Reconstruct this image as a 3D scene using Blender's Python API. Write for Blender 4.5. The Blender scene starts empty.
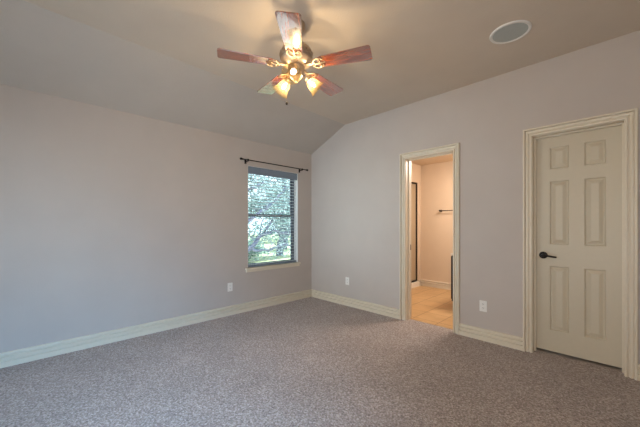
import bpy, bmesh, math, random
from mathutils import Vector, Matrix
PI = math.pi
SC = bpy.context.scene
C = SC.collection
random.seed(7)

# ------------------------------------------------------------------ camera
cam = bpy.data.cameras.new('camera')
cam.sensor_width = 36.0
cam.sensor_fit = 'HORIZONTAL'
cam.lens = 294.7 / 640 * 36.0
cam.shift_y = 11.6 / 640
cam.clip_start = 0.02
co = bpy.data.objects.new('camera', cam)
C.objects.link(co)
co.location = (3.66, -3.37, 1.20)
co.rotation_euler = (PI / 2, 0, math.radians(45.7))
SC.camera = co

# ------------------------------------------------------------------ sky, sun, daylight, exposure
SC.view_settings.view_transform = 'Standard'
SC.view_settings.look = 'None'
SC.view_settings.exposure = 0.0
SC.view_settings.gamma = 1.0
SC.view_settings.use_curve_mapping = False

world = bpy.data.worlds.new('sky')
SC.world = world
world.use_nodes = True
wb = world.node_tree.nodes['Background']
wb.inputs['Color'].default_value = (0.72, 0.86, 1.0, 1)
wb.inputs['Strength'].default_value = 3.8


def lamp(name, kind, loc, rot, energy, color, size=None, size_y=None, spread=None):
    l = bpy.data.lights.new(name, kind)
    l.energy = energy
    l.color = color
    if kind == 'AREA':
        l.shape = 'RECTANGLE'
        l.size, l.size_y = size, size_y
        if spread:
            l.spread = spread
    elif kind == 'POINT':
        l.shadow_soft_size = size
    elif kind == 'SUN':
        l.angle = size
    o = bpy.data.objects.new(name, l)
    C.objects.link(o)
    o.location = loc
    o.rotation_euler = rot
    return o


# sun comes along the outside of the window wall, high over the garden
sun = lamp('sun', 'SUN', (-4, 8, 10), (0, 0, 0), 18.0, (1.0, 0.97, 0.92), math.radians(0.6))
sun.rotation_euler = Vector((0.10, -0.62, -1.0)).to_track_quat('-Z', 'Y').to_euler()
# daylight entering by the windows behind the camera, and an unseen warm fill added to brighten the right side
lamp('daylight_back_window', 'AREA', (0.85, -4.72, 1.35), (PI / 2, 0, 0), 9.6, (0.80, 0.98, 1.16), 1.3, 1.45, math.radians(56))
lamp('daylight_side_window', 'AREA', (4.72, -3.3, 1.45), (0, PI / 2 - math.radians(33), 0), 33, (0.13, 0.57, 1.12), 1.5, 1.6, math.radians(66))
lamp('added_warm_fill', 'AREA', (3.35, -4.72, 1.40), (PI / 2 - math.radians(6), 0, 0), 35, (1.0, 0.78, 0.52), 1.2, 1.4)
# bathroom ceiling light
lamp('bathroom_ceiling_light', 'AREA', (2.35, 1.2, 2.22), (0, math.radians(25), 0), 44, (1.0, 0.85, 0.73), 0.5, 0.5)


# ------------------------------------------------------------------ materials
def lin(v):
    v /= 255.0
    return v / 12.92 if v <= 0.04045 else ((v + 0.055) / 1.055) ** 2.4


def rgb(r, g, b):
    return (lin(r), lin(g), lin(b), 1.0)


class Mat:
    def __init__(self, name):
        self.m = bpy.data.materials.new(name)
        self.m.use_nodes = True
        self.t = self.m.node_tree
        self.b = self.t.nodes['Principled BSDF']
        self.out = self.t.nodes['Material Output']

    def n(self, kind, **kw):
        x = self.t.nodes.new(kind)
        for k, v in kw.items():
            setattr(x, k, v)
        return x

    def link(self, a, b):
        self.t.links.new(a, b)

    def set(self, **kw):
        names = dict(color='Base Color', rough='Roughness', metal='Metallic', spec='Specular IOR Level', coat='Coat Weight',
                     coat_rough='Coat Roughness', coat_ior='Coat IOR', ior='IOR', trans='Transmission Weight',
                     ecol='Emission Color', estr='Emission Strength', sheen='Sheen Weight')
        for k, v in kw.items():
            self.b.inputs[names[k]].default_value = v
        return self

    def coords(self, space='Object', scale=(1, 1, 1)):
        tc = self.n('ShaderNodeTexCoord')
        mp = self.n('ShaderNodeMapping')
        mp.inputs['Scale'].default_value = scale
        self.link(tc.outputs[space], mp.inputs['Vector'])
        return mp.outputs['Vector']

    def noise(self, vec, scale, detail=4, rough=0.55):
        n = self.n('ShaderNodeTexNoise')
        n.inputs['Scale'].default_value = scale
        n.inputs['Detail'].default_value = detail
        n.inputs['Roughness'].default_value = rough
        self.link(vec, n.inputs['Vector'])
        return n.outputs['Fac']

    def ramp(self, fac, stops):
        r = self.n('ShaderNodeValToRGB')
        e = r.color_ramp.elements
        while len(e) < len(stops):
            e.new(0.5)
        for k, (p, c) in enumerate(stops):
            e[k].position = p
            e[k].color = c
        self.link(fac, r.inputs['Fac'])
        return r.outputs['Color']

    def bump(self, height, strength=0.2, dist=0.01):
        b = self.n('ShaderNodeBump')
        b.inputs['Strength'].default_value = strength
        b.inputs['Distance'].default_value = dist
        self.link(height, b.inputs['Height'])
        self.link(b.outputs['Normal'], self.b.inputs['Normal'])


M = {}


def simple(name, col, rough=0.5, metal=0.0, vary=0.06, scale=30, **kw):
    m = Mat(name)
    m.set(rough=rough, metal=metal, **kw)
    v = m.coords()
    f = m.noise(v, scale)
    a = tuple(c * (1 - vary) for c in col[:3]) + (1,)
    b = tuple(min(1, c * (1 + vary)) for c in col[:3]) + (1,)
    m.link(m.ramp(f, [(0.3, a), (0.7, b)]), m.b.inputs['Base Color'])
    M[name] = m.m
    return m


def plaster(name, col, scale=90, strength=0.22):
    m = Mat(name)
    m.set(rough=0.75, spec=0.25)
    v = m.coords()
    f = m.noise(v, scale, 3)
    a = tuple(c * 0.975 for c in col[:3]) + (1,)
    b = tuple(c * 1.025 for c in col[:3]) + (1,)
    m.link(m.ramp(m.noise(v, 3.0, 3), [(0.3, a), (0.7, b)]), m.b.inputs['Base Color'])
    m.bump(f, strength, 0.004)
    M[name] = m.m


plaster('wall_paint', rgb(187, 176, 168))
plaster('ceiling_paint', rgb(206, 191, 174), 70, 0.35)
plaster('slope_grey', rgb(189, 179, 169), 70, 0.35)  # slightly darker and greyer than the flat ceiling
plaster('bath_paint', rgb(207, 187, 163))
simple('trim_paint', rgb(216, 204, 184), 0.38, vary=0.015)
simple('door_paint', rgb(194, 182, 160), 0.42, vary=0.015)
simple('white_plastic', rgb(226, 222, 216), 0.4, vary=0.02)
simple('grille_cloth', rgb(174, 177, 172), 0.7, vary=0.10, scale=500)
simple('dark_socket', rgb(40, 36, 34), 0.6)
simple('black_iron', rgb(22, 19, 18), 0.4, metal=0.6)
simple('dark_bronze', rgb(40, 28, 20), 0.4, metal=0.5)
simple('espresso_wood', rgb(28, 17, 13), 0.55, vary=0.2, scale=20)
simple('stone_top', rgb(226, 214, 196), 0.3, vary=0.08)
simple('blind_slat', rgb(205, 212, 216), 0.5, vary=0.02)
simple('blind_rail', rgb(120, 132, 146), 0.45, vary=0.03)
simple('window_frame_metal', rgb(86, 96, 110), 0.5, metal=0.2)
simple('nickel', rgb(168, 150, 132), 0.40, metal=0.65, vary=0.15, scale=60)
simple('blade_iron_metal', rgb(150, 130, 108), 0.48, metal=0.85, vary=0.3, scale=90)
simple('jamb_white', rgb(232, 232, 230), 0.5, vary=0.02)
simple('shower_curb_white', rgb(236, 226, 210), 0.3, vary=0.02)
simple('bark', rgb(92, 98, 116), 0.9, vary=0.35, scale=12)

# carpet: short speckled loop pile
m = Mat('carpet')
m.set(rough=0.95, spec=0.1, sheen=0.15)
v = m.coords()
vo = m.n('ShaderNodeTexVoronoi')
vo.inputs['Scale'].default_value = 105
m.link(v, vo.inputs['Vector'])
f1 = m.noise(v, 78, 5, 0.75)
mx = m.n('ShaderNodeMix', data_type='RGBA')
mx.inputs['Factor'].default_value = 0.5
m.link(m.ramp(f1, [(0.36, rgb(100, 87, 80)), (0.5, rgb(167, 152, 145)), (0.64, rgb(228, 215, 208))]), mx.inputs['A'])
sep = m.n('ShaderNodeSeparateColor')
m.link(vo.outputs['Color'], sep.inputs['Color'])
m.link(m.ramp(sep.outputs['Red'], [(0.0, rgb(118, 105, 99)), (0.55, rgb(171, 155, 148)), (1.0, rgb(224, 213, 206))]), mx.inputs['B'])
big = m.n('ShaderNodeMix', data_type='RGBA', blend_type='MULTIPLY')
big.inputs['Factor'].default_value = 1.0
m.link(mx.outputs['Result'], big.inputs['A'])
m.link(m.ramp(m.noise(v, 2.2, 3), [(0.3, (0.86, 0.86, 0.86, 1)), (0.7, (1.0, 1.0, 1.0, 1))]), big.inputs['B'])
m.link(big.outputs['Result'], m.b.inputs['Base Color'])
m.bump(vo.outputs['Distance'], 0.6, 0.008)
M['carpet'] = m.m

# bathroom floor tile with grout
m = Mat('floor_tile')
m.set(rough=0.35)
v = m.coords()
br = m.n('ShaderNodeTexBrick', offset=0.0)
br.inputs['Scale'].default_value = 1.0
br.inputs['Brick Width'].default_value = 0.315
br.inputs['Row Height'].default_value = 0.315
br.inputs['Mortar Size'].default_value = 0.005
br.inputs['Color1'].default_value = rgb(206, 170, 122)
br.inputs['Color2'].default_value = rgb(198, 160, 112)
br.inputs['Mortar'].default_value = rgb(150, 118, 84)
mp = v.node
mp.inputs['Location'].default_value = (0.11, 0.125, 0)
m.link(v, br.inputs['Vector'])
mm = m.n('ShaderNodeMix', data_type='RGBA', blend_type='MULTIPLY')
mm.inputs['Factor'].default_value = 1.0
m.link(br.outputs['Color'], mm.inputs['A'])
m.link(m.ramp(m.noise(v, 5, 4), [(0.3, (0.82, 0.8, 0.76, 1)), (0.7, (1, 1, 1, 1))]), mm.inputs['B'])
m.link(mm.outputs['Result'], m.b.inputs['Base Color'])
M['floor_tile'] = m.m

# cherry fan blade, lacquered
m = Mat('cherry_wood')
m.set(rough=0.22, coat=1.0, coat_rough=0.06, coat_ior=3.2)
v = m.coords('Object', (2.0, 26, 26))
f = m.noise(v, 3.0, 6, 0.6)
m.link(m.ramp(f, [(0.36, rgb(60, 22, 12)), (0.5, rgb(136, 60, 34)), (0.62, rgb(178, 92, 54))]), m.b.inputs['Base Color'])
M['cherry_wood'] = m.m

# amber lamp glass
m = Mat('amber_glass')
t = m.t
tr = m.n('ShaderNodeBsdfTransparent')
tr.inputs['Color'].default_value = (1.0, 0.94, 0.80, 1)
tl = m.n('ShaderNodeBsdfTranslucent')
vv = m.coords()
m.link(m.ramp(m.noise(vv, 40), [(0.3, (0.30, 0.20, 0.08, 1)), (0.7, (0.42, 0.30, 0.14, 1))]), tl.inputs['Color'])
a = m.n('ShaderNodeMixShader')
a.inputs[0].default_value = 0.085
m.link(tr.outputs[0], a.inputs[1])
m.link(tl.outputs[0], a.inputs[2])
m.link(a.outputs[0], m.out.inputs['Surface'])
M['amber_glass'] = m.m

m = Mat('lit_bulb')
em = m.n('ShaderNodeEmission')
em.inputs['Color'].default_value = (1.0, 0.90, 0.70, 1)
em.inputs['Strength'].default_value = 7.0
tr = m.n('ShaderNodeBsdfTransparent')
a = m.n('ShaderNodeAddShader')
m.link(em.outputs[0], a.inputs[0])
m.link(tr.outputs[0], a.inputs[1])
m.link(a.outputs[0], m.out.inputs['Surface'])
M['lit_bulb'] = m.m

# clear window pane
m = Mat('pane_glass')
tr = m.n('ShaderNodeBsdfTransparent')
tr.inputs['Color'].default_value = (0.93, 0.97, 0.97, 1)
gl = m.n('ShaderNodeBsdfGlossy')
gl.inputs['Roughness'].default_value = 0.03
fr = m.n('ShaderNodeFresnel')
fr.inputs['IOR'].default_value = 1.45
a = m.n('ShaderNodeMixShader')
m.link(fr.outputs[0], a.inputs[0])
m.link(tr.outputs[0], a.inputs[1])
m.link(gl.outputs[0], a.inputs[2])
m.link(a.outputs[0], m.out.inputs['Surface'])
M['pane_glass'] = m.m

# obscure shower glass
m = Mat('shower_glass')
d = m.n('ShaderNodeBsdfDiffuse')
d.inputs['Color'].default_value = rgb(214, 196, 166)
tl = m.n('ShaderNodeBsdfTranslucent')
tl.inputs['Color'].default_value = rgb(226, 206, 176)
a = m.n('ShaderNodeMixShader')
a.inputs[0].default_value = 0.5
m.link(d.outputs[0], a.inputs[1])
m.link(tl.outputs[0], a.inputs[2])
m.link(a.outputs[0], m.out.inputs['Surface'])
M['shower_glass'] = m.m

# foliage and ground
def leafmat(name, c1, c2):
    m = Mat(name)
    g = m.n('ShaderNodeNewGeometry')
    col = m.ramp(g.outputs['Random Per Island'], [(0.0, c1), (1.0, c2)])
    d = m.n('ShaderNodeBsdfDiffuse')
    tl = m.n('ShaderNodeBsdfTranslucent')
    m.link(col, d.inputs['Color'])
    m.link(col, tl.inputs['Color'])
    a = m.n('ShaderNodeMixShader')
    a.inputs[0].default_value = 0.45
    m.link(d.outputs[0], a.inputs[1])
    m.link(tl.outputs[0], a.inputs[2])
    m.link(a.outputs[0], m.out.inputs['Surface'])
    M[name] = m.m


leafmat('oak_leaves', rgb(84, 108, 112), rgb(172, 194, 192))
leafmat('hedge_leaves', rgb(96, 124, 120), rgb(150, 178, 174))
m = Mat('lawn')
m.set(rough=0.9)
v = m.coords()
m.link(m.ramp(m.noise(v, 8, 5), [(0.3, rgb(104, 122, 84)), (0.7, rgb(156, 166, 128))]), m.b.inputs['Base Color'])
M['lawn'] = m.m
simple('reflector_pale', rgb(226, 224, 218), 0.8, vary=0.05, scale=8)


# ------------------------------------------------------------------ mesh helpers
class MB:
    def __init__(self):
        self.bm = bmesh.new()

    def box(self, x0, x1, y0, y1, z0, z1, mat=None):
        vs = [self.bm.verts.new((x, y, z)) for x in (x0, x1) for y in (y0, y1) for z in (z0, z1)]
        for f in ((0, 1, 3, 2), (4, 6, 7, 5), (0, 4, 5, 1), (2, 3, 7, 6), (0, 2, 6, 4), (1, 5, 7, 3)):
            self.bm.faces.new([vs[i] for i in f])
        if mat is not None:
            for v in vs:
                v.co = mat @ v.co
        return self

    def prism(self, pts, off, mat=None):
        """closed polygon (list of 3-D points) pushed along off"""
        off = Vector(off)
        a = [self.bm.verts.new(p) for p in pts]
        b = [self.bm.verts.new(Vector(p) + off) for p in pts]
        n = len(pts)
        self.bm.faces.new(a)
        self.bm.faces.new(b[::-1])
        for i in range(n):
            self.bm.faces.new([a[i], b[i], b[(i + 1) % n], a[(i + 1) % n]])
        if mat is not None:
            for v in a + b:
                v.co = mat @ v.co
        return self

    def sweep(self, rings, caps=True):
        rs = [[self.bm.verts.new(p) for p in r] for r in rings]
        n = len(rs[0])
        for r0, r1 in zip(rs, rs[1:]):
            for i in range(n):
                self.bm.faces.new([r0[i], r0[(i + 1) % n], r1[(i + 1) % n], r1[i]])
        if caps:
            self.bm.faces.new(rs[0][::-1])
            self.bm.faces.new(rs[-1])
        return self

    def lathe(self, prof, seg=32, mat=None, closed=False):
        """prof: list of (radius, z); radius 0 makes a tip"""
        mat = mat or Matrix()
        rings = []
        for r, z in prof:
            if r < 1e-6:
                rings.append([self.bm.verts.new(mat @ Vector((0, 0, z)))])
            else:
                rings.append([self.bm.verts.new(mat @ Vector((r * math.cos(2 * PI * k / seg), r * math.sin(2 * PI * k / seg), z))) for k in range(seg)])
        pairs = list(zip(rings, rings[1:]))
        if closed:
            pairs.append((rings[-1], rings[0]))
        for a, b in pairs:
            for k in range(seg):
                l = (k + 1) % seg
                if len(a) == 1 and len(b) == 1:
                    continue
                if len(a) == 1:
                    self.bm.faces.new([a[0], b[l], b[k]])
                elif len(b) == 1:
                    self.bm.faces.new([a[k], a[l], b[0]])
                else:
                    self.bm.faces.new([a[k], a[l], b[l], b[k]])
        return self

    def tube(self, pts, rad, seg=10, caps=True):
        pts = [Vector(p) for p in pts]
        rads = rad if isinstance(rad, (list, tuple)) else [rad] * len(pts)
        up = Vector((0.123, 0.456, 0.88)).normalized()
        rings = []
        for i, p in enumerate(pts):
            d = (pts[min(i + 1, len(pts) - 1)] - pts[max(i - 1, 0)]).normalized()
            a = d.cross(up)
            if a.length < 1e-3:
                a = d.cross(Vector((1, 0, 0)))
            a.normalize()
            b = d.cross(a).normalized()
            rings.append([p + (a * math.cos(2 * PI * k / seg) + b * math.sin(2 * PI * k / seg)) * rads[i] for k in range(seg)])
        return self.sweep(rings, caps)

    def ball(self, c, r, seg=14, sz=1.0):
        n = 8
        return self.lathe([(r * math.sin(PI * k / n), -r * sz * math.cos(PI * k / n)) for k in range(n + 1)], seg, Matrix.Translation(c))

    def torus(self, c, R, r, mat=None, seg=24, s2=8):
        prof = [(R + r * math.cos(2 * PI * k / s2), r * math.sin(2 * PI * k / s2)) for k in range(s2)]
        return self.lathe(prof, seg, (mat or Matrix.Translation(c)), closed=True)

    def build(self, name, mat, parent=None, smooth=False, bevel=0.0):
        bm = self.bm
        bmesh.ops.recalc_face_normals(bm, faces=bm.faces)
        if bevel:
            es = [e for e in bm.edges if len(e.link_faces) == 2 and e.calc_face_angle(0) > 0.5]
            bmesh.ops.bevel(bm, geom=es, offset=bevel, segments=2, profile=0.6, affect='EDGES', clamp_overlap=True)
        me = bpy.data.meshes.new(name)
        bm.to_mesh(me)
        bm.free()
        me.materials.append(M[mat])
        if smooth:
            me.polygons.foreach_set('use_smooth', [True] * len(me.polygons))
            me.set_sharp_from_angle(angle=math.radians(40))
        o = bpy.data.objects.new(name, me)
        C.objects.link(o)
        if parent is not None:
            o.parent = parent
        return o


def tag(o, label, cat, group=None, kind=None):
    o['label'] = label
    o['category'] = cat
    if group:
        o['group'] = group
    if kind:
        o['kind'] = kind
    return o


def thing(name, label, cat, loc=(0, 0, 0), rotz=0.0, group=None, kind=None):
    o = bpy.data.objects.new(name, None)
    o.empty_display_size = 0.1
    C.objects.link(o)
    o.location = loc
    o.rotation_euler = (0, 0, rotz)
    return tag(o, label, cat, group, kind)


def struct(name, mb, mat, label, cat, parent=None, bevel=0.0):
    o = mb.build(name, mat, parent, bevel=bevel)
    return tag(o, label, cat, kind='structure')


# ------------------------------------------------------------------ room dimensions
XR, YB = 4.45, -4.55           # far side of the room behind the camera
ZL, ZC = 2.392, 2.712          # eave height at the window wall, flat ceiling height
XB0, XB1 = 0.745, 0.88         # where the slope meets the flat ceiling (corner end, near end)
TW = 0.14                      # wall thickness
W1 = dict(y0=-1.211, y1=-0.300, z0=0.585, z1=2.035)          # window beside the corner
D1 = dict(x0=1.757, x1=2.338, z=2.030)                        # bathroom doorway
D2 = dict(x0=3.074, x1=3.672, z=2.032)                        # closed door

# floor / ceiling
tag(MB().box(-0.02, XR + 0.02, YB - 0.02, 0.085, -0.12, 0.0).build('floor', 'carpet'), 'grey brown speckled carpet covering the bedroom floor', 'carpet', kind='structure')
tag(MB().box(0.5, 2.84, 0.085, 2.3, -0.12, 0.004).build('floor_bathroom', 'floor_tile'), 'tan square floor tiles seen through the open doorway', 'tile floor', kind='structure')
c = MB()
A = [(XB1, YB, ZC), (XR, YB, ZC), (XR, YB, 2.95), (XB1, YB, 2.95)]
B = [(XB0, 0, ZC), (XR, 0, ZC), (XR, 0, 2.95), (XB0, 0, 2.95)]
c.sweep([A, B])
struct('ceiling', c, 'ceiling_paint', 'flat textured beige ceiling carrying the fan and round speaker', 'ceiling')
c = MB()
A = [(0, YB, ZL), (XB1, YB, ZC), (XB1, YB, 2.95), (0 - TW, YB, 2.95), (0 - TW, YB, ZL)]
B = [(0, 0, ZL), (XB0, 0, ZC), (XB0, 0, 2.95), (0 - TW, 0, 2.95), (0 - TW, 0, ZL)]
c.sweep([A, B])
struct('ceiling_slope', c, 'slope_grey', 'sloping grey strip of ceiling coming down to the window wall', 'ceiling')

# window wall (x = 0)
w = MB()
for (y0, y1, z0, z1) in ((YB - TW, W1['y0'], 0, ZL), (W1['y1'], TW, 0, ZL), (W1['y0'], W1['y1'], 0, W1['z0']), (W1['y0'], W1['y1'], W1['z1'], ZL)):
    w.box(-TW, 0, y0, y1, z0, z1)
struct('wall_left', w, 'wall_paint', 'pale grey painted wall with the window and curtain rod', 'wall')

# doorway wall (y = 0)
w = MB()
w.prism([(0, 0, 0), (XB0, 0, 0), (XB0, 0, ZC), (0, 0, ZL)], (0, TW, 0))
for (x0, x1, z0) in ((XB0, D1['x0'] - 0.02, 0), (D1['x0'] - 0.02, D1['x1'] + 0.02, D1['z'] + 0.02), (D1['x1'] + 0.02, D2['x0'] - 0.02, 0),
                     (D2['x0'] - 0.02, D2['x1'] + 0.02, D2['z'] + 0.02), (D2['x1'] + 0.02, XR + TW, 0)):
    w.box(x0, x1, 0, TW, z0, ZC)
struct('wall_right', w, 'wall_paint', 'pale grey painted wall holding the doorway and the closed door', 'wall')

# unseen walls behind the camera with their window openings and a gap added for the warm fill
BW = dict(x0=0.20, x1=1.50, z0=0.62, z1=2.06)
SW = dict(y0=-4.05, y1=-2.55, z0=0.62, z1=2.20)
w = MB()
for (x0, x1, z0, z1) in ((-TW, BW['x0'], 0, 2.95), (BW['x1'], 2.70, 0, 2.95), (4.0, XR + TW, 0, 2.95), (BW['x0'], BW['x1'], 0, BW['z0']), (BW['x0'], BW['x1'], BW['z1'], 2.95), (2.70, 4.0, 2.12, 2.95)):
    w.box(x0, x1, YB - TW, YB, z0, z1)
struct('wall_back', w, 'wall_paint', 'painted bedroom wall behind the camera', 'wall')
w = MB()
for (y0, y1, z0, z1) in ((YB, SW['y0'], 0, 2.95), (SW['y1'], 0, 0, 2.95), (SW['y0'], SW['y1'], 0, SW['z0']), (SW['y0'], SW['y1'], SW['z1'], 2.95)):
    w.box(XR, XR + TW, y0, y1, z0, z1)
struct('wall_side', w, 'wall_paint', 'painted bedroom wall on the side right of the camera', 'wall')

# baseboards (stepped colonial profile), built along each wall
BP = [(0, 0), (0.026, 0), (0.026, 0.042), (0.023, 0.046), (0.006, 0.047), (0.006, 0.059), (0.020, 0.061), (0.021, 0.080), (0.017, 0.084), (0.003, 0.085), (0.003, 0.096), (0.015, 0.098), (0.018, 0.106), (0.016, 0.117), (0.006, 0.121), (0, 0.121)]


def base_along(mb, p0, p1, nrm, ext0=0, ext1=0):
    """ext > 0 cuts an inside mitre at that end"""
    p0, p1, nrm = Vector(p0), Vector(p1), Vector(nrm)
    d = (p1 - p0).normalized()
    r0 = [p0 + nrm * t + d * (t * ext0) + Vector((0, 0, z)) for t, z in BP]
    r1 = [p1 + nrm * t - d * (t * ext1) + Vector((0, 0, z)) for t, z in BP]
    mb.sweep([r0, r1])


CW = 0.070
b = MB()
base_along(b, (0, YB, 0), (0, 0, 0), (1, 0, 0), 1, 1)
struct('baseboard_left', b, 'trim_paint', 'cream stepped baseboard under the window wall', 'baseboard')
b = MB()
base_along(b, (0, 0, 0), (D1['x0'] - CW, 0, 0), (0, -1, 0), 1, 0)
base_along(b, (D1['x1'] + CW, 0, 0), (D2['x0'] - CW, 0, 0), (0, -1, 0))
base_along(b, (D2['x1'] + CW, 0, 0), (XR, 0, 0), (0, -1, 0), 0, 1)
struct('baseboard_right', b, 'trim_paint', 'cream stepped baseboard along the doorway wall', 'baseboard')
b = MB()
base_along(b, (0, YB, 0), (2.70, YB, 0), (0, 1, 0), 1, 0)
base_along(b, (4.0, YB, 0), (XR, YB, 0), (0, 1, 0), 0, 1)
struct('baseboard_back', b, 'trim_paint', 'cream baseboard on the wall behind the camera', 'baseboard')
b = MB()
base_along(b, (XR, YB, 0), (XR, 0, 0), (-1, 0, 0), 1, 1)
struct('baseboard_side', b, 'trim_paint', 'cream baseboard on the wall right of the camera', 'baseboard')

# casings
CP = [(0, 0), (0, 0.012), (0.003, 0.018), (0.012, 0.019), (0.015, 0.016), (0.016, 0.003), (0.025, 0.003), (0.026, 0.012), (0.034, 0.018), (0.043, 0.019), (0.044, 0.006), (0.052, 0.006), (0.053, 0.026), (0.058, 0.031), (CW - 0.003, 0.031), (CW, 0.026), (CW, 0)]


def casing(mb, x0, x1, zt, y, s):
    rings = [[Vector((x0 - u, y + s * t, 0)) for u, t in CP], [Vector((x0 - u, y + s * t, zt + u)) for u, t in CP],
             [Vector((x1 + u, y + s * t, zt + u)) for u, t in CP], [Vector((x1 + u, y + s * t, 0)) for u, t in CP]]
    mb.sweep(rings)


def door_trim(name, D, label, stop_y):
    c_ = MB()
    casing(c_, D['x0'] - 0.004, D['x1'] + 0.004, D['z'] + 0.004, 0.0, -1)
    o = struct(name, c_, 'trim_paint', label, 'door frame')
    j = MB()
    t = 0.019
    j.box(D['x0'] - t, D['x0'], 0.0, TW, 0, D['z'] + t)
    j.box(D['x1'], D['x1'] + t, 0.0, TW, 0, D['z'] + t)
    j.box(D['x0'], D['x1'], 0.0, TW, D['z'], D['z'] + t)
    j.build('jamb', 'trim_paint', o)
    s = MB()
    q = 0.012
    s.box(D['x0'], D['x0'] + q, stop_y, stop_y + 0.034, 0, D['z'])
    s.box(D['x1'] - q, D['x1'], stop_y, stop_y + 0.034, 0, D['z'])
    s.box(D['x0'] + q, D['x1'] - q, stop_y, stop_y + 0.034, D['z'] - q, D['z'])
    s.build('door_stop', 'trim_paint', o, bevel=0.002)
    return o


t1 = door_trim('trim_1', D1, 'cream moulded frame around the open bathroom doorway', 0.06)
sp = MB().box(D1['x0'], D1['x0'] + 0.002, 0.100, 0.128, 0.88, 0.95).build('strike_plate', 'dark_bronze', t1)
sp['label'] = 'small dark metal strike plate'
t2 = door_trim('trim_2', D2, 'cream moulded frame around the closed six panel door', 0.062)

# ------------------------------------------------------------------ the six-panel door
def panel_door(x0, x1, z0, z1, y, thick):
    bm_ = MB()
    bm = bm_.bm
    xs = [x0, 3.188, 3.324, 3.430, 3.566, x1]
    zs = [z0, 0.222, 0.818, 1.020, 1.607, 1.722, 1.924, z1]
    for i in range(5):
        for k in range(7):
            X0, X1, Z0, Z1 = xs[i], xs[i + 1], zs[k], zs[k + 1]
            if i in (1, 3) and k in (1, 3, 5):
                prev = None
                for ins, dep in ((0, 0), (0.004, 0.006), (0.010, 0.011), (0.016, 0.011), (0.040, 0.002), (0.044, 0.001)):
                    ring = [bm.verts.new(p) for p in ((X0 + ins, y + dep, Z0 + ins), (X1 - ins, y + dep, Z0 + ins), (X1 - ins, y + dep, Z1 - ins), (X0 + ins, y + dep, Z1 - ins))]
                    if prev:
                        for q in range(4):
                            bm.faces.new([prev[q], prev[(q + 1) % 4], ring[(q + 1) % 4], ring[q]])
                    prev = ring
                bm.faces.new(prev)
            else:
                bm.faces.new([bm.verts.new(p) for p in ((X0, y, Z0), (X1, y, Z0), (X1, y, Z1), (X0, y, Z1))])
    bmesh.ops.remove_doubles(bm, verts=bm.verts, dist=1e-5)
    be = [e for e in bm.edges if len(e.link_faces) == 1]
    r = bmesh.ops.extrude_edge_only(bm, edges=be)
    nv = [g for g in r['geom'] if isinstance(g, bmesh.types.BMVert)]
    for v_ in nv:
        v_.co.y += thick
    bmesh.ops.holes_fill(bm, edges=[e for e in bm.edges if len(e.link_faces) == 1])
    return bm_


dr = panel_door(D2['x0'] + 0.003, D2['x1'] - 0.003, 0.024, D2['z'] - 0.003, 0.097, 0.035).build('door_1', 'door_paint')
tag(dr, 'closed cream six panel door with a black lever handle', 'door', kind='structure')
HX, HZ, HY = 3.140, 0.916, 0.097
h = MB()
Rm = Matrix.Translation((HX, HY, HZ)) @ Matrix.Rotation(PI / 2, 4, 'X')
h.lathe([(0, 0), (0.031, 0), (0.033, 0.004), (0.029, 0.010), (0.014, 0.013), (0.0115, 0.020), (0.0115, 0.046), (0.013, 0.052), (0.010, 0.060), (0, 0.062)], 28, Rm)
ho = h.build('door_handle', 'black_iron', dr, smooth=True)
ho['label'] = 'black door handle'
h = MB()
pts = [(HX - 0.004, HY - 0.048, HZ), (HX + 0.02, HY - 0.050, HZ + 0.001), (HX + 0.05, HY - 0.050, HZ - 0.004), (HX + 0.08, HY - 0.048, HZ - 0.009), (HX + 0.103, HY - 0.045, HZ - 0.010)]
h.tube(pts, [0.010, 0.0095, 0.0085, 0.008, 0.007], 12)
h.build('lever', 'black_iron', ho, smooth=True)
hb = MB()
for zz in (0.25, 1.02, 1.80):
    hb.tube([(D2['x1'] - 0.004, 0.094, zz - 0.045), (D2['x1'] - 0.004, 0.094, zz + 0.045)], 0.006, 10)
hb.build('hinge', 'nickel', dr, smooth=True)

# ------------------------------------------------------------------ window beside the corner
wn = thing('window_1', 'single window with a dark mid rail and trees outside', 'window', (0, (W1['y0'] + W1['y1']) / 2, W1['z0']), kind='structure')
oy, oz = (W1['y0'] + W1['y1']) / 2, W1['z0']


def rel(mb):
    for v_ in mb.bm.verts:
        v_.co -= Vector((0, oy, oz))
    return mb


def frame_rect(mb, x0, x1, y0, y1, z0, z1, t):
    mb.box(x0, x1, y0, y0 + t, z0, z1)
    mb.box(x0, x1, y1 - t, y1, z0, z1)
    mb.box(x0, x1, y0 + t, y1 - t, z0, z0 + t)
    mb.box(x0, x1, y0 + t, y1 - t, z1 - t, z1)


y0, y1, z0, z1 = W1['y0'], W1['y1'], W1['z0'], W1['z1']
zm = 1.345
f_ = MB(); frame_rect(f_, -0.138, -0.095, y0, y1, z0, z1, 0.028); rel(f_).build('window_frame', 'window_frame_metal', wn)
f_ = MB(); frame_rect(f_, -0.116, -0.098, y0 + 0.028, y1 - 0.028, z0 + 0.028, zm + 0.02, 0.030); lo = rel(f_).build('lower_sash', 'window_frame_metal', wn)
f_ = MB(); frame_rect(f_, -0.136, -0.118, y0 + 0.028, y1 - 0.028, zm - 0.02, z1 - 0.028, 0.030); up = rel(f_).build('upper_sash', 'window_frame_metal', wn)
g_ = MB().box(-0.109, -0.105, y0 + 0.058, y1 - 0.058, z0 + 0.058, zm - 0.010); rel(g_).build('pane', 'pane_glass', lo)
g_ = MB().box(-0.129, -0.125, y0 + 0.058, y1 - 0.058, zm + 0.010, z1 - 0.058); rel(g_).build('pane', 'pane_glass', up)
s_ = MB()
s_.box(-0.094, 0.028, y0 + 0.0005, y1 - 0.0005, z0 + 0.0005, z0 + 0.016)
s_.box(0.0005, 0.032, y0 - 0.04, y1 + 0.035, z0 - 0.012, z0 + 0.016)
s_.box(0.0005, 0.016, y0 - 0.03, y1 + 0.025, z0 - 0.045, z0 - 0.012)
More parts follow.
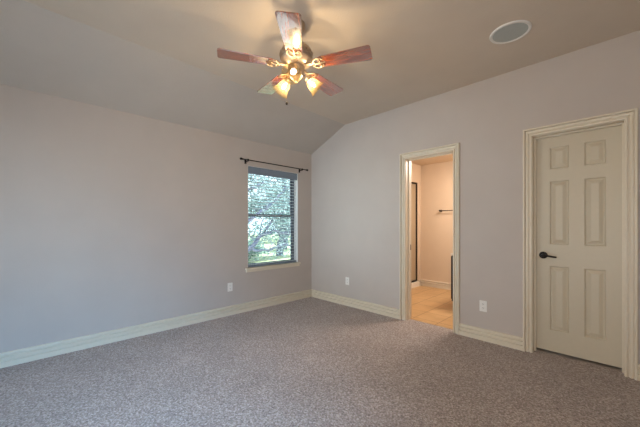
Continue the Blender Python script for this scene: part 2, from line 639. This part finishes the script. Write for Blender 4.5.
sl = rel(s_).build('window_sill', 'trim_paint', wn, bevel=0.002)
# white returns of the recess
r_ = MB()
r_.box(-0.094, -0.0005, y1 - 0.004, y1 - 0.0003, z0 + 0.016, z1 - 0.0005)
r_.box(-0.094, -0.0005, y0 + 0.0003, y0 + 0.004, z0 + 0.016, z1 - 0.0005)
r_.box(-0.094, -0.0005, y0 + 0.004, y1 - 0.004, z1 - 0.004, z1 - 0.0005)
rel(r_).build('reveal', 'jamb_white', wn)

# horizontal blind inside the recess
bl = thing('window_blind', 'horizontal slatted blind lowered inside the window recess', 'blind', (-0.045, oy, z1 - 0.004))
bz = z1 - 0.004
bw = (y1 - y0) / 2 - 0.009
v_ = MB(); v_.box(0.020, 0.036, -bw - 0.003, bw + 0.003, -0.105, -0.002); v_.box(-0.030, 0.019, -bw, bw, -0.050, -0.002)
v_.build('valance', 'blind_rail', bl, bevel=0.002)
s = MB()
nsl = 28
zt_, zb_ = -0.118, z0 + 0.050 - bz
for k in range(nsl):
    zz = zt_ + (zb_ - zt_) * k / (nsl - 1)
    mt = Matrix.Translation((0, 0, zz)) @ Matrix.Rotation(math.radians(-4), 4, 'Y')
    s.prism([(-0.024, -bw, 0), (-0.012, -bw, 0.003), (0.0, -bw, 0.004), (0.012, -bw, 0.003), (0.024, -bw, 0), (0.024, -bw, -0.0016), (0, -bw, 0.0022), (-0.024, -bw, -0.0016)], (0, 2 * bw, 0), mt)
s.build('slats', 'blind_slat', bl)
MB().box(-0.025, 0.025, -bw, bw, z0 + 0.018 - bz, z0 + 0.042 - bz).build('bottom_rail', 'blind_rail', bl, bevel=0.003)
for yy in (-bw + 0.09, bw - 0.09):
    l_ = MB()
    for xx in (-0.026, 0.026):
        l_.tube([(xx, yy, -0.05), (xx, yy, z0 + 0.03 - bz)], 0.0012, 5)
    l_.build('ladder_cord', 'blind_slat', bl)
l_ = MB(); l_.tube([(0.034, -bw + 0.05, -0.06), (0.036, -bw + 0.05, -0.62)], 0.0022, 6); l_.tube([(0.036, -bw + 0.05, -0.62), (0.036, -bw + 0.05, -0.67)], 0.006, 8)
l_.build('pull_cord', 'dark_socket', bl)

# curtain rod
rz, rx = 2.096, 0.075
cr = thing('curtain_rod', 'thin black curtain rod mounted above the window', 'curtain rod', (0, -0.76, rz))
MB().tube([(rx, -0.575, 0), (rx, 0.575, 0)], 0.007, 12).build('rod', 'black_iron', cr, smooth=True)
for sy in (-1, 1):
    f_ = MB()
    f_.lathe([(0, 0), (0.010, 0), (0.012, 0.006), (0.008, 0.010), (0.015, 0.020), (0.017, 0.030), (0.012, 0.042), (0, 0.047)], 14, Matrix.Translation((rx, sy * 0.570, 0)) @ Matrix.Rotation(-sy * PI / 2, 4, 'X'))
    f_.build('finial', 'black_iron', cr, smooth=True)
    f_ = MB()
    f_.box(0.0005, 0.006, sy * 0.49 - 0.014, sy * 0.49 + 0.014, -0.045, 0.022)
    f_.box(0.006, rx, sy * 0.49 - 0.006, sy * 0.49 + 0.006, -0.020, -0.009)
    f_.box(rx - 0.010, rx + 0.012, sy * 0.49 - 0.006, sy * 0.49 + 0.006, -0.020, 0.012)
    f_.build('bracket', 'black_iron', cr, bevel=0.002)

# ------------------------------------------------------------------ wall outlets
def outlet(loc, rotz, label):
    o = thing('wall_outlet', label, 'outlet', loc, rotz, None)
    MB().box(-0.035, 0.035, -0.006, -0.0005, -0.057, 0.057).build('cover_plate', 'white_plastic', o, bevel=0.002)
    for s in (-1, 1):
        r_ = MB()
        r_.prism([(0.017 * math.cos(a) , -0.006, s * 0.02 + max(-0.0135, min(0.0135, 0.017 * math.sin(a)))) for a in [2 * PI * k / 20 for k in range(20)]], (0, -0.002, 0))
        ro = r_.build('receptacle', 'white_plastic', o)
        k_ = MB()
        k_.box(-0.0075, -0.0050, -0.0088, -0.008, s * 0.02 - 0.002, s * 0.02 + 0.007)
        k_.box(0.0050, 0.0075, -0.0088, -0.008, s * 0.02 - 0.002, s * 0.02 + 0.006)
        k_.box(-0.002, 0.002, -0.0088, -0.008, s * 0.02 - 0.009, s * 0.02 - 0.005)
        k_.build('slots', 'dark_socket', ro)
    return o


outlet((0, -1.48, 0.372), PI / 2, 'white wall outlet left of the window on the window wall')
outlet((0.795, 0, 0.365), 0, 'small white wall outlet between the room corner and the bathroom doorway')
outlet((2.648, 0, 0.355), 0, 'white wall outlet between the bathroom doorway and the closed door')

# ------------------------------------------------------------------ round ceiling speaker
sk = thing('ceiling_speaker', 'round white speaker set flush in the ceiling near the closed door', 'speaker', (3.047, -0.690, ZC))
MB().lathe([(0.118, -0.0005), (0.118, -0.007), (0.124, -0.011), (0.136, -0.010), (0.141, -0.004), (0.141, -0.0005)], 48, closed=True).build('frame', 'white_plastic', sk, smooth=True)
MB().lathe([(0, -0.006), (0.118, -0.006), (0.118, -0.0005), (0, -0.0005)], 48).build('grille', 'grille_cloth', sk)

# ------------------------------------------------------------------ ceiling fan
FX, FY, FZ = 1.95, -1.95, 2.392
fan = thing('ceiling_fan', 'five blade cherry wood ceiling fan with three lit glass shades', 'ceiling fan', (FX, FY, ZC))
d0 = FZ - ZC
MB().lathe([(0, -0.0005), (0.066, -0.0005), (0.068, -0.012), (0.062, -0.040), (0.045, -0.066), (0.024, -0.078), (0, -0.080)], 32).build('canopy', 'nickel', fan, smooth=True)
MB().lathe([(0.013, -0.075), (0.013, -0.150), (0.026, -0.155), (0.030, -0.172), (0, -0.175)], 20).build('downrod', 'nickel', fan, smooth=True)
mt = MB()
mt.lathe([(0, -0.165), (0.045, -0.167), (0.088, -0.180), (0.112, -0.200), (0.120, -0.225), (0.122, -0.262), (0.116, -0.272), (0.120, -0.278), (0.112, -0.296), (0.085, -0.312), (0.060, -0.318), (0, -0.320)], 40)
for k in range(20):
    a = 2 * PI * k / 20
    mt.box(0.119, 0.126, -0.006, 0.006, -0.258, -0.228, Matrix.Rotation(a, 4, 'Z'))
mt.build('motor_housing', 'nickel', fan, smooth=True)
MB().lathe([(0, -0.316), (0.058, -0.318), (0.062, -0.330), (0.058, -0.372), (0.050, -0.388), (0.052, -0.396), (0.030, -0.420), (0.012, -0.432), (0.010, -0.444), (0, -0.448)], 32).build('switch_housing', 'nickel', fan, smooth=True)

BL0, BL1, BWR, BWT = 0.175, 0.562, 0.057, 0.076


def blade_outline():
    pts = []
    def corner(cx, cy, r, a0, a1, n=6):
        for k in range(n + 1):
            a = a0 + (a1 - a0) * k / n
            pts.append((cx + r * math.cos(a), cy + r * math.sin(a)))
    r = 0.020
    corner(BL1 - r, -BWT + r, r, -PI / 2, 0)
    corner(BL1 - r, BWT - r, r, 0, PI / 2)
    r = 0.030
    corner(BL0 + r, BWR - r, r, PI / 2, PI)
    corner(BL0 + r, -BWR + r, r, PI, 1.5 * PI)
    return pts


PITCH = math.radians(-7)      # the clockwise edge stands higher
blade0 = None
iron0 = None
for k in range(5):
    ang = math.radians(243.4 + 72 * k)
    if blade0 is None:
        bm_ = MB()
        bm_.prism([(x, y, 0) for x, y in blade_outline()], (0, 0, 0.006))
        blade0 = bm_.build('blade', 'cherry_wood', fan, bevel=0.0015)
        im = MB()
        im.prism([(0.070, -0.014, -0.004), (0.110, -0.010, -0.004), (0.150, -0.009, -0.004), (0.150, 0.009, -0.004), (0.110, 0.010, -0.004), (0.070, 0.014, -0.004)], (0, 0, 0.012))
        im.torus((0, 0, 0), 0.024, 0.0045, Matrix.Translation((0.168, 0.026, -0.005)))
        im.torus((0, 0, 0), 0.024, 0.0045, Matrix.Translation((0.168, -0.026, -0.005)))
        im.torus((0, 0, 0), 0.015, 0.0040, Matrix.Translation((0.140, 0.0, -0.004)))
        im.tube([(0.150, 0, -0.004), (0.185, 0, -0.005), (0.225, 0, -0.004)], [0.008, 0.007, 0.004], 8)
        for sy in (-1, 1):
            im.tube([(0.128, 0, -0.004), (0.142, sy * 0.030, -0.005), (0.170, sy * 0.050, -0.005), (0.205, sy * 0.046, -0.004), (0.214, sy * 0.034, -0.004)], [0.006, 0.0055, 0.005, 0.0045, 0.004], 8)
            im.ball((0.205, sy * 0.030, -0.003), 0.007, 10, 0.6)
        im.ball((0.222, 0, -0.003), 0.007, 10, 0.6)
        iron0 = im.build('blade_iron', 'blade_iron_metal', blade0, smooth=True)
        bo = blade0
    else:
        bo = blade0.copy(); C.objects.link(bo); bo.parent = fan
        io = iron0.copy(); C.objects.link(io); io.parent = bo
    bo.matrix_local = Matrix.Translation((0, 0, d0)) @ Matrix.Rotation(ang, 4, 'Z') @ Matrix.Rotation(PITCH, 4, 'X')

# light kit: three arms with bell shades
for deg in (309, 67, 187):
    a = math.radians(deg)
    R = Matrix.Rotation(a, 4, 'Z')
    m_ = MB()
    pts = [R @ Vector(p) for p in ((0.035, 0, -0.385), (0.062, 0, -0.378), (0.082, 0, -0.384), (0.092, 0, -0.400))]
    m_.tube(pts, 0.008, 10)
    tilt = R @ Matrix.Translation((0.088, 0, -0.400)) @ Matrix.Rotation(math.radians(-54), 4, 'Y')
    m_.lathe([(0, 0.012), (0.018, 0.010), (0.022, 0.0), (0.022, -0.014), (0.019, -0.016), (0, -0.016)], 20, tilt)
    arm = m_.build('light_arm', 'nickel', fan, smooth=True)
    s_ = MB()
    outer = [(0.021, -0.010), (0.034, -0.020), (0.043, -0.038), (0.047, -0.060), (0.052, -0.080), (0.061, -0.098), (0.070, -0.108)]
    inner = [(r - 0.003, z - 0.001) for r, z in outer[::-1]]
    s_.lathe(outer + inner, 32, tilt, closed=True)
    sh = s_.build('glass_shade', 'amber_glass', fan, smooth=True)
    sh['label'] = 'amber glass bell shade'
    b_ = MB()
    b_.lathe([(0, -0.016), (0.007, -0.017), (0.008, -0.030), (0.012, -0.042), (0.0142, -0.054), (0.012, -0.066), (0.006, -0.076), (0, -0.080)], 20, tilt)
    bu = b_.build('bulb', 'lit_bulb', sh, smooth=True)
    lamp('fan_bulb_light', 'POINT', Vector((FX, FY, ZC)) + (tilt @ Vector((0, 0, -0.054))), (0, 0, 0), 5.2, (1.0, 0.86, 0.71), 0.014)
pc = MB()
pc.tube([(-0.045, -0.030, -0.372), (-0.052, -0.048, -0.40), (-0.052, -0.050, -0.585)], 0.0006, 5)
po = pc.build('pull_chain', 'nickel', fan)
pb = MB(); pb.ball((-0.052, -0.050, -0.597), 0.0095, 12, 1.3)
pb.build('chain_ball', 'dark_bronze', po, smooth=True)

# dark closet behind the closed door
w = MB()
w.box(2.86, 2.88, TW, 0.9, 0, 2.4)
w.box(3.90, 3.92, TW, 0.9, 0, 2.4)
w.box(2.86, 3.92, 0.9, 0.92, 0, 2.4)
w.box(2.86, 3.92, TW, 0.92, 2.4, 2.42)
w.box(2.88, 3.90, 0.086, 0.9, -0.02, 0)
struct('wall_closet', w, 'wall_paint', 'closet space closed off behind the six panel door', 'closet wall')

# ------------------------------------------------------------------ the bathroom beyond the doorway
BX0, BX1, BY1, BZ = 0.86, 2.70, 2.17, 2.385
SD = dict(y0=1.42, y1=2.035, z0=0.10, z1=2.03)
w = MB()
w.box(BX0 - 0.9, BX1 + TW, BY1, BY1 + TW, 0, BZ)
struct('wall_bathroom_back', w, 'bath_paint', 'peach lit bathroom wall carrying the towel bar', 'wall')
w = MB()
for (a, b_, z0_, z1_) in ((TW, SD['y0'], 0, BZ), (SD['y1'], BY1, 0, BZ), (SD['y0'], SD['y1'], SD['z1'], BZ)):
    w.box(BX0 - 0.10, BX0, a, b_, z0_, z1_)
struct('wall_bathroom_left', w, 'bath_paint', 'bathroom side wall around the shower door', 'wall')
w = MB().box(BX1, BX1 + TW, TW, BY1, 0, BZ)
struct('wall_bathroom_right', w, 'bath_paint', 'bathroom side wall behind the vanity', 'wall')
struct('ceiling_bathroom', MB().box(BX0 - 0.9, BX1 + TW, TW, BY1 + TW, BZ, BZ + 0.1), 'bath_paint', 'bathroom ceiling', 'ceiling')
w = MB()
w.box(BX0 - 0.9, BX0 - 0.86, TW, BY1, 0, BZ)
w.box(BX0 - 0.86, BX0 - 0.10, TW, BY1, -0.1, 0.03)
w.box(BX0 - 0.86, BX0 - 0.10, 1.0, 1.05, 0.03, BZ)
struct('wall_shower', w, 'shower_curb_white', 'white shower enclosure behind the glass door', 'shower wall')
b = MB()
base_along(b, (BX0, BY1, 0.004), (BX1, BY1, 0.004), (0, -1, 0), 1, 1)
base_along(b, (BX0, SD['y1'] + 0.02, 0.004), (BX0, BY1, 0.004), (1, 0, 0), 0, 1)
base_along(b, (BX0, TW, 0.004), (BX0, SD['y0'] - 0.02, 0.004), (1, 0, 0))
struct('baseboard_bathroom', b, 'trim_paint', 'cream baseboard below the towel bar wall', 'baseboard')
struct('trim_3', MB().box(BX0 - 0.10, BX0 + 0.03, SD['y0'], SD['y1'] + 0.015, 0.004, SD['z0']), 'shower_curb_white', 'white curb under the shower door', 'curb', bevel=0.004)

sd = thing('shower_door', 'frosted glass shower door in a dark bronze frame', 'shower door', (BX0 - 0.03, (SD['y0'] + SD['y1']) / 2, SD['z0']))
hw, hh = (SD['y1'] - SD['y0']) / 2 - 0.004, SD['z1'] - SD['z0'] - 0.004
f_ = MB(); frame_rect(f_, -0.012, 0.028, -hw, hw, 0.001, hh, 0.030)
f_.build('frame', 'dark_bronze', sd, bevel=0.003)
MB().box(0.002, 0.010, -hw + 0.03, hw - 0.03, 0.031, hh - 0.030).build('glass_panel', 'shower_glass', sd)
f_ = MB(); f_.tube([(0.012, -hw + 0.06, 0.80), (0.045, -hw + 0.06, 0.82), (0.045, -hw + 0.06, 1.0), (0.012, -hw + 0.06, 1.02)], 0.008, 8)
f_.build('handle', 'dark_bronze', sd, smooth=True)

tb = thing('towel_bar', 'dark metal towel bar on the bathroom wall', 'towel bar', (1.27, BY1, 1.468))
MB().tube([(-0.012, -0.065, 0), (0.62, -0.065, 0)], 0.007, 12).build('bar', 'dark_bronze', tb, smooth=True)
for xx in (0.0, 0.605):
    p_ = MB()
    p_.lathe([(0, 0.0005), (0.022, 0.0005), (0.022, 0.006), (0.014, 0.014), (0.011, 0.050), (0.017, 0.056), (0.017, 0.072), (0.010, 0.080), (0, 0.081)], 20, Matrix.Translation((xx, 0, 0)) @ Matrix.Rotation(PI / 2, 4, 'X'))
    p_.build('mount', 'dark_bronze', tb, smooth=True)

vn = thing('bathroom_vanity', 'dark wood bathroom vanity with pale top at the edge of the doorway', 'vanity', (1.965, 0.905, 0.004))
v_ = MB(); v_.box(0.06, 0.55, 0.01, 1.0, 0, 0.115); v_.box(0.0, 0.55, 0.0, 1.0, 0.115, 0.765)
v_.build('cabinet', 'espresso_wood', vn)
MB().box(-0.012, 0.56, -0.012, 1.01, 0.765, 0.797).build('countertop', 'stone_top', vn, bevel=0.004)
for y_ in (0.02, 0.51):
    d_ = MB().box(-0.018, -0.0005, y_, y_ + 0.47, 0.14, 0.75).build('cabinet_door', 'espresso_wood', vn, bevel=0.003)
    k_ = MB(); k_.ball((-0.030, y_ + (0.43 if y_ < 0.3 else 0.04), 0.60), 0.012, 12); k_.build('knob', 'dark_bronze', d_, smooth=True)

# ------------------------------------------------------------------ windows behind the camera
def plain_window(name, label, horizontal, a0, a1, z0, z1, at):
    o = thing(name, label, 'window', ((a0 + a1) / 2, at, z0) if horizontal else (at, (a0 + a1) / 2, z0), kind='structure')
    h_ = (a1 - a0) / 2
    f_ = MB(); frame_rect(f_, -0.03, 0.03, -h_ + 0.001, h_ - 0.001, 0.001, z1 - z0 - 0.001, 0.035)
    f_.box(-0.02, 0.02, -h_ + 0.035, h_ - 0.035, (z1 - z0) / 2 - 0.015, (z1 - z0) / 2 + 0.015)
    fo = f_.build('window_frame', 'jamb_white', o)
    MB().box(-0.003, 0.003, -h_ + 0.035, h_ - 0.035, 0.035, z1 - z0 - 0.035).build('pane', 'pane_glass', o)
    if horizontal:
        o.rotation_euler = (0, 0, PI / 2)
    return o


plain_window('window_2', 'window in the wall behind the camera', True, BW['x0'], BW['x1'], BW['z0'], BW['z1'], YB - 0.08)
plain_window('window_3', 'window in the side wall right of the camera', False, SW['y0'], SW['y1'], SW['z0'], SW['z1'], XR + 0.08)

# ------------------------------------------------------------------ garden outside the window
GZ = -0.35
tag(MB().box(-40, -4.4, -20, 45, GZ - 0.2, GZ).build('ground', 'lawn'), 'sunlit lawn outside the window', 'lawn', kind='structure')
tag(MB().box(-4.4, -TW - 0.01, -6, 9, GZ - 0.2, GZ + 0.02).build('ground_reflector', 'reflector_pale'), 'pale ground strip added below the window for the fan blades to reflect', 'reflector', kind='structure')  # bright strip out of view, added so the blades mirror something pale


def leaves(mb, centres, n, rad, size):
    bm = mb.bm
    for _ in range(n):
        cx, cy, cz, cr = random.choice(centres)
        while True:
            p = Vector((random.uniform(-1, 1), random.uniform(-1, 1), random.uniform(-1, 1)))
            if p.length < 1:
                break
        p = Vector((cx, cy, cz)) + p * cr
        s = size * random.uniform(0.6, 1.4)
        q = Matrix.Rotation(random.uniform(0, 2 * PI), 4, 'Z') @ Matrix.Rotation(random.uniform(-1.2, 1.2), 4, 'X') @ Matrix.Rotation(random.uniform(0, 2 * PI), 4, 'Z')
        vs = [bm.verts.new(p + (q @ Vector(c_))) for c_ in ((-s, 0, 0), (-0.2 * s, -0.45 * s, 0.08 * s), (s, 0, 0), (-0.2 * s, 0.45 * s, 0.08 * s))]
        bm.faces.new(vs)


def limb(mb, pts, r0, r1, wob=0.05):
    P = []
    pts = [Vector(p) for p in pts]
    n = len(pts) - 1
    for i in range(n):
        for k in range(4):
            t = k / 4
            a, b_ = pts[i], pts[i + 1]
            P.append(a.lerp(b_, t) + Vector((random.uniform(-wob, wob), random.uniform(-wob, wob), random.uniform(-wob, wob))))
    P.append(pts[-1])
    rr = [r0 + (r1 - r0) * i / (len(P) - 1) for i in range(len(P))]
    mb.tube(P, rr, 8)
    return P


def tree(loc, label, limbs, nleaf, size, group='trees in the garden'):
    o = thing('oak_tree', label, 'tree', loc, 0, group)
    t = MB()
    cents = []
    for pts, r0, r1 in limbs:
        P = limb(t, pts, r0, r1)
        for p in P[4:]:
            if random.random() < 0.6:
                # twigs
                e = p + Vector((random.uniform(-0.7, 0.7), random.uniform(-0.7, 0.7), random.uniform(-0.1, 0.7)))
                mid = p.lerp(e, 0.5) + Vector((0, 0, random.uniform(-0.1, 0.15)))
                t.tube([p, mid, e], [r1 * 0.8, r1 * 0.55, r1 * 0.25], 5)
                cents.append((e.x, e.y, e.z, random.uniform(0.35, 0.6)))
            if p.z > 1.0:
                cents.append((p.x, p.y, p.z + 0.3, random.uniform(0.4, 0.7)))
    t.build('trunk', 'bark', o, smooth=True)
    l_ = MB()
    leaves(l_, cents, nleaf, 0, size)
    l_.build('foliage', 'oak_leaves', o)
    return o


# near oak: trunk just left of the window view, long limbs reaching right across it
tree((-5.2, 1.0, GZ), 'spreading grey limbed oak nearest the window', [
    ([(0, 0, 0), (0.1, 0.15, 0.7), (0.0, 0.1, 1.6), (-0.2, -0.3, 3.0), (-0.1, -0.6, 4.4)], 0.19, 0.06),
    ([(0.05, 0.12, 0.5), (0.1, 0.9, 0.75), (0.0, 1.5, 1.25), (-0.1, 2.0, 1.32), (-0.2, 2.8, 1.15)], 0.10, 0.035),
    ([(0.02, 0.1, 1.2), (0.2, 0.8, 1.75), (0.3, 1.6, 2.25), (0.1, 2.4, 3.0)], 0.085, 0.025),
    ([(0.1, 0.9, 0.75), (0.3, 1.5, 0.65), (0.3, 2.3, 0.85), (0.2, 3.0, 0.7)], 0.055, 0.02),
    ([(-0.05, 0.0, 1.9), (-0.4, 0.9, 2.7), (-0.6, 1.9, 3.2), (-0.8, 2.8, 3.3)], 0.07, 0.02),
    ([(0.0, 1.5, 1.25), (0.1, 1.8, 1.8), (-0.2, 2.6, 2.1)], 0.05, 0.018),
], 5200, 0.050)
for (tx, ty, lab) in ((-8.5, 5.6, 'pale leafed oak farther out behind the near one'), (-10.5, 3.4, 'tall oak at the back of the garden, left in the window'), (-11.5, 8.2, 'farthest oak toward the right of the window')):
    hgt = random.uniform(0.9, 1.1)
    tree((tx, ty, GZ), lab, [
        ([(0, 0, 0), (0.1, 0.1, 1.2), (0, 0.2, 2.4), (0.2, 0.1, 4.0)], 0.2 * hgt, 0.06),
        ([(0.1, 0.1, 1.1), (0.3, 1.0, 1.9), (0.2, 1.9, 2.6)], 0.09, 0.03),
        ([(0.1, 0.1, 1.2), (0.3, -0.9, 2.0), (0.3, -1.8, 2.4)], 0.09, 0.03),
        ([(0, 0.2, 2.2), (0.5, 0.7, 3.1), (0.4, 1.5, 3.8)], 0.07, 0.02),
        ([(0, 0.2, 2.0), (0.5, -0.7, 2.9), (0.4, -1.5, 3.5)], 0.07, 0.02),
    ], 5200, 0.075)
for sx, sy, sh_, sr, lab in ((-7.4, 3.0, 0.75, 0.9, 'rounded low shrub in front of the far oaks'), (-9.2, 8.6, 0.8, 0.9, 'low spreading shrub at the right of the garden')):
    so = thing('garden_shrub', lab, 'shrub', (sx, sy, GZ))
    st = MB()
    cen = []
    for k in range(14):
        a_ = random.uniform(0, 2 * PI)
        e_ = Vector((math.cos(a_) * sr * random.uniform(0.3, 1), math.sin(a_) * sr * random.uniform(0.3, 1), sh_ * random.uniform(0.5, 1.1)))
        st.tube([(0, 0, 0), e_ * 0.5 + Vector((0, 0, 0.08)), e_], [0.03, 0.02, 0.008], 6)
        cen.append((e_.x, e_.y, e_.z, 0.36))
    st.build('stem', 'bark', so, smooth=True)
    lf = MB(); leaves(lf, cen, 2200, 0, 0.06); lf.build('foliage', 'hedge_leaves', so)
hd = MB()
hc = []
for k in range(40):
    t = k / 39
    hc.append((-19.0 - 0.8 * math.sin(t * 9), 1.0 + 20 * t, GZ + 1.0 + 0.5 * math.sin(t * 23), 1.3))
leaves(hd, hc, 7000, 0, 0.12)
tag(hd.build('hedge', 'hedge_leaves'), 'pale green shrub row at the far edge of the garden', 'hedge')
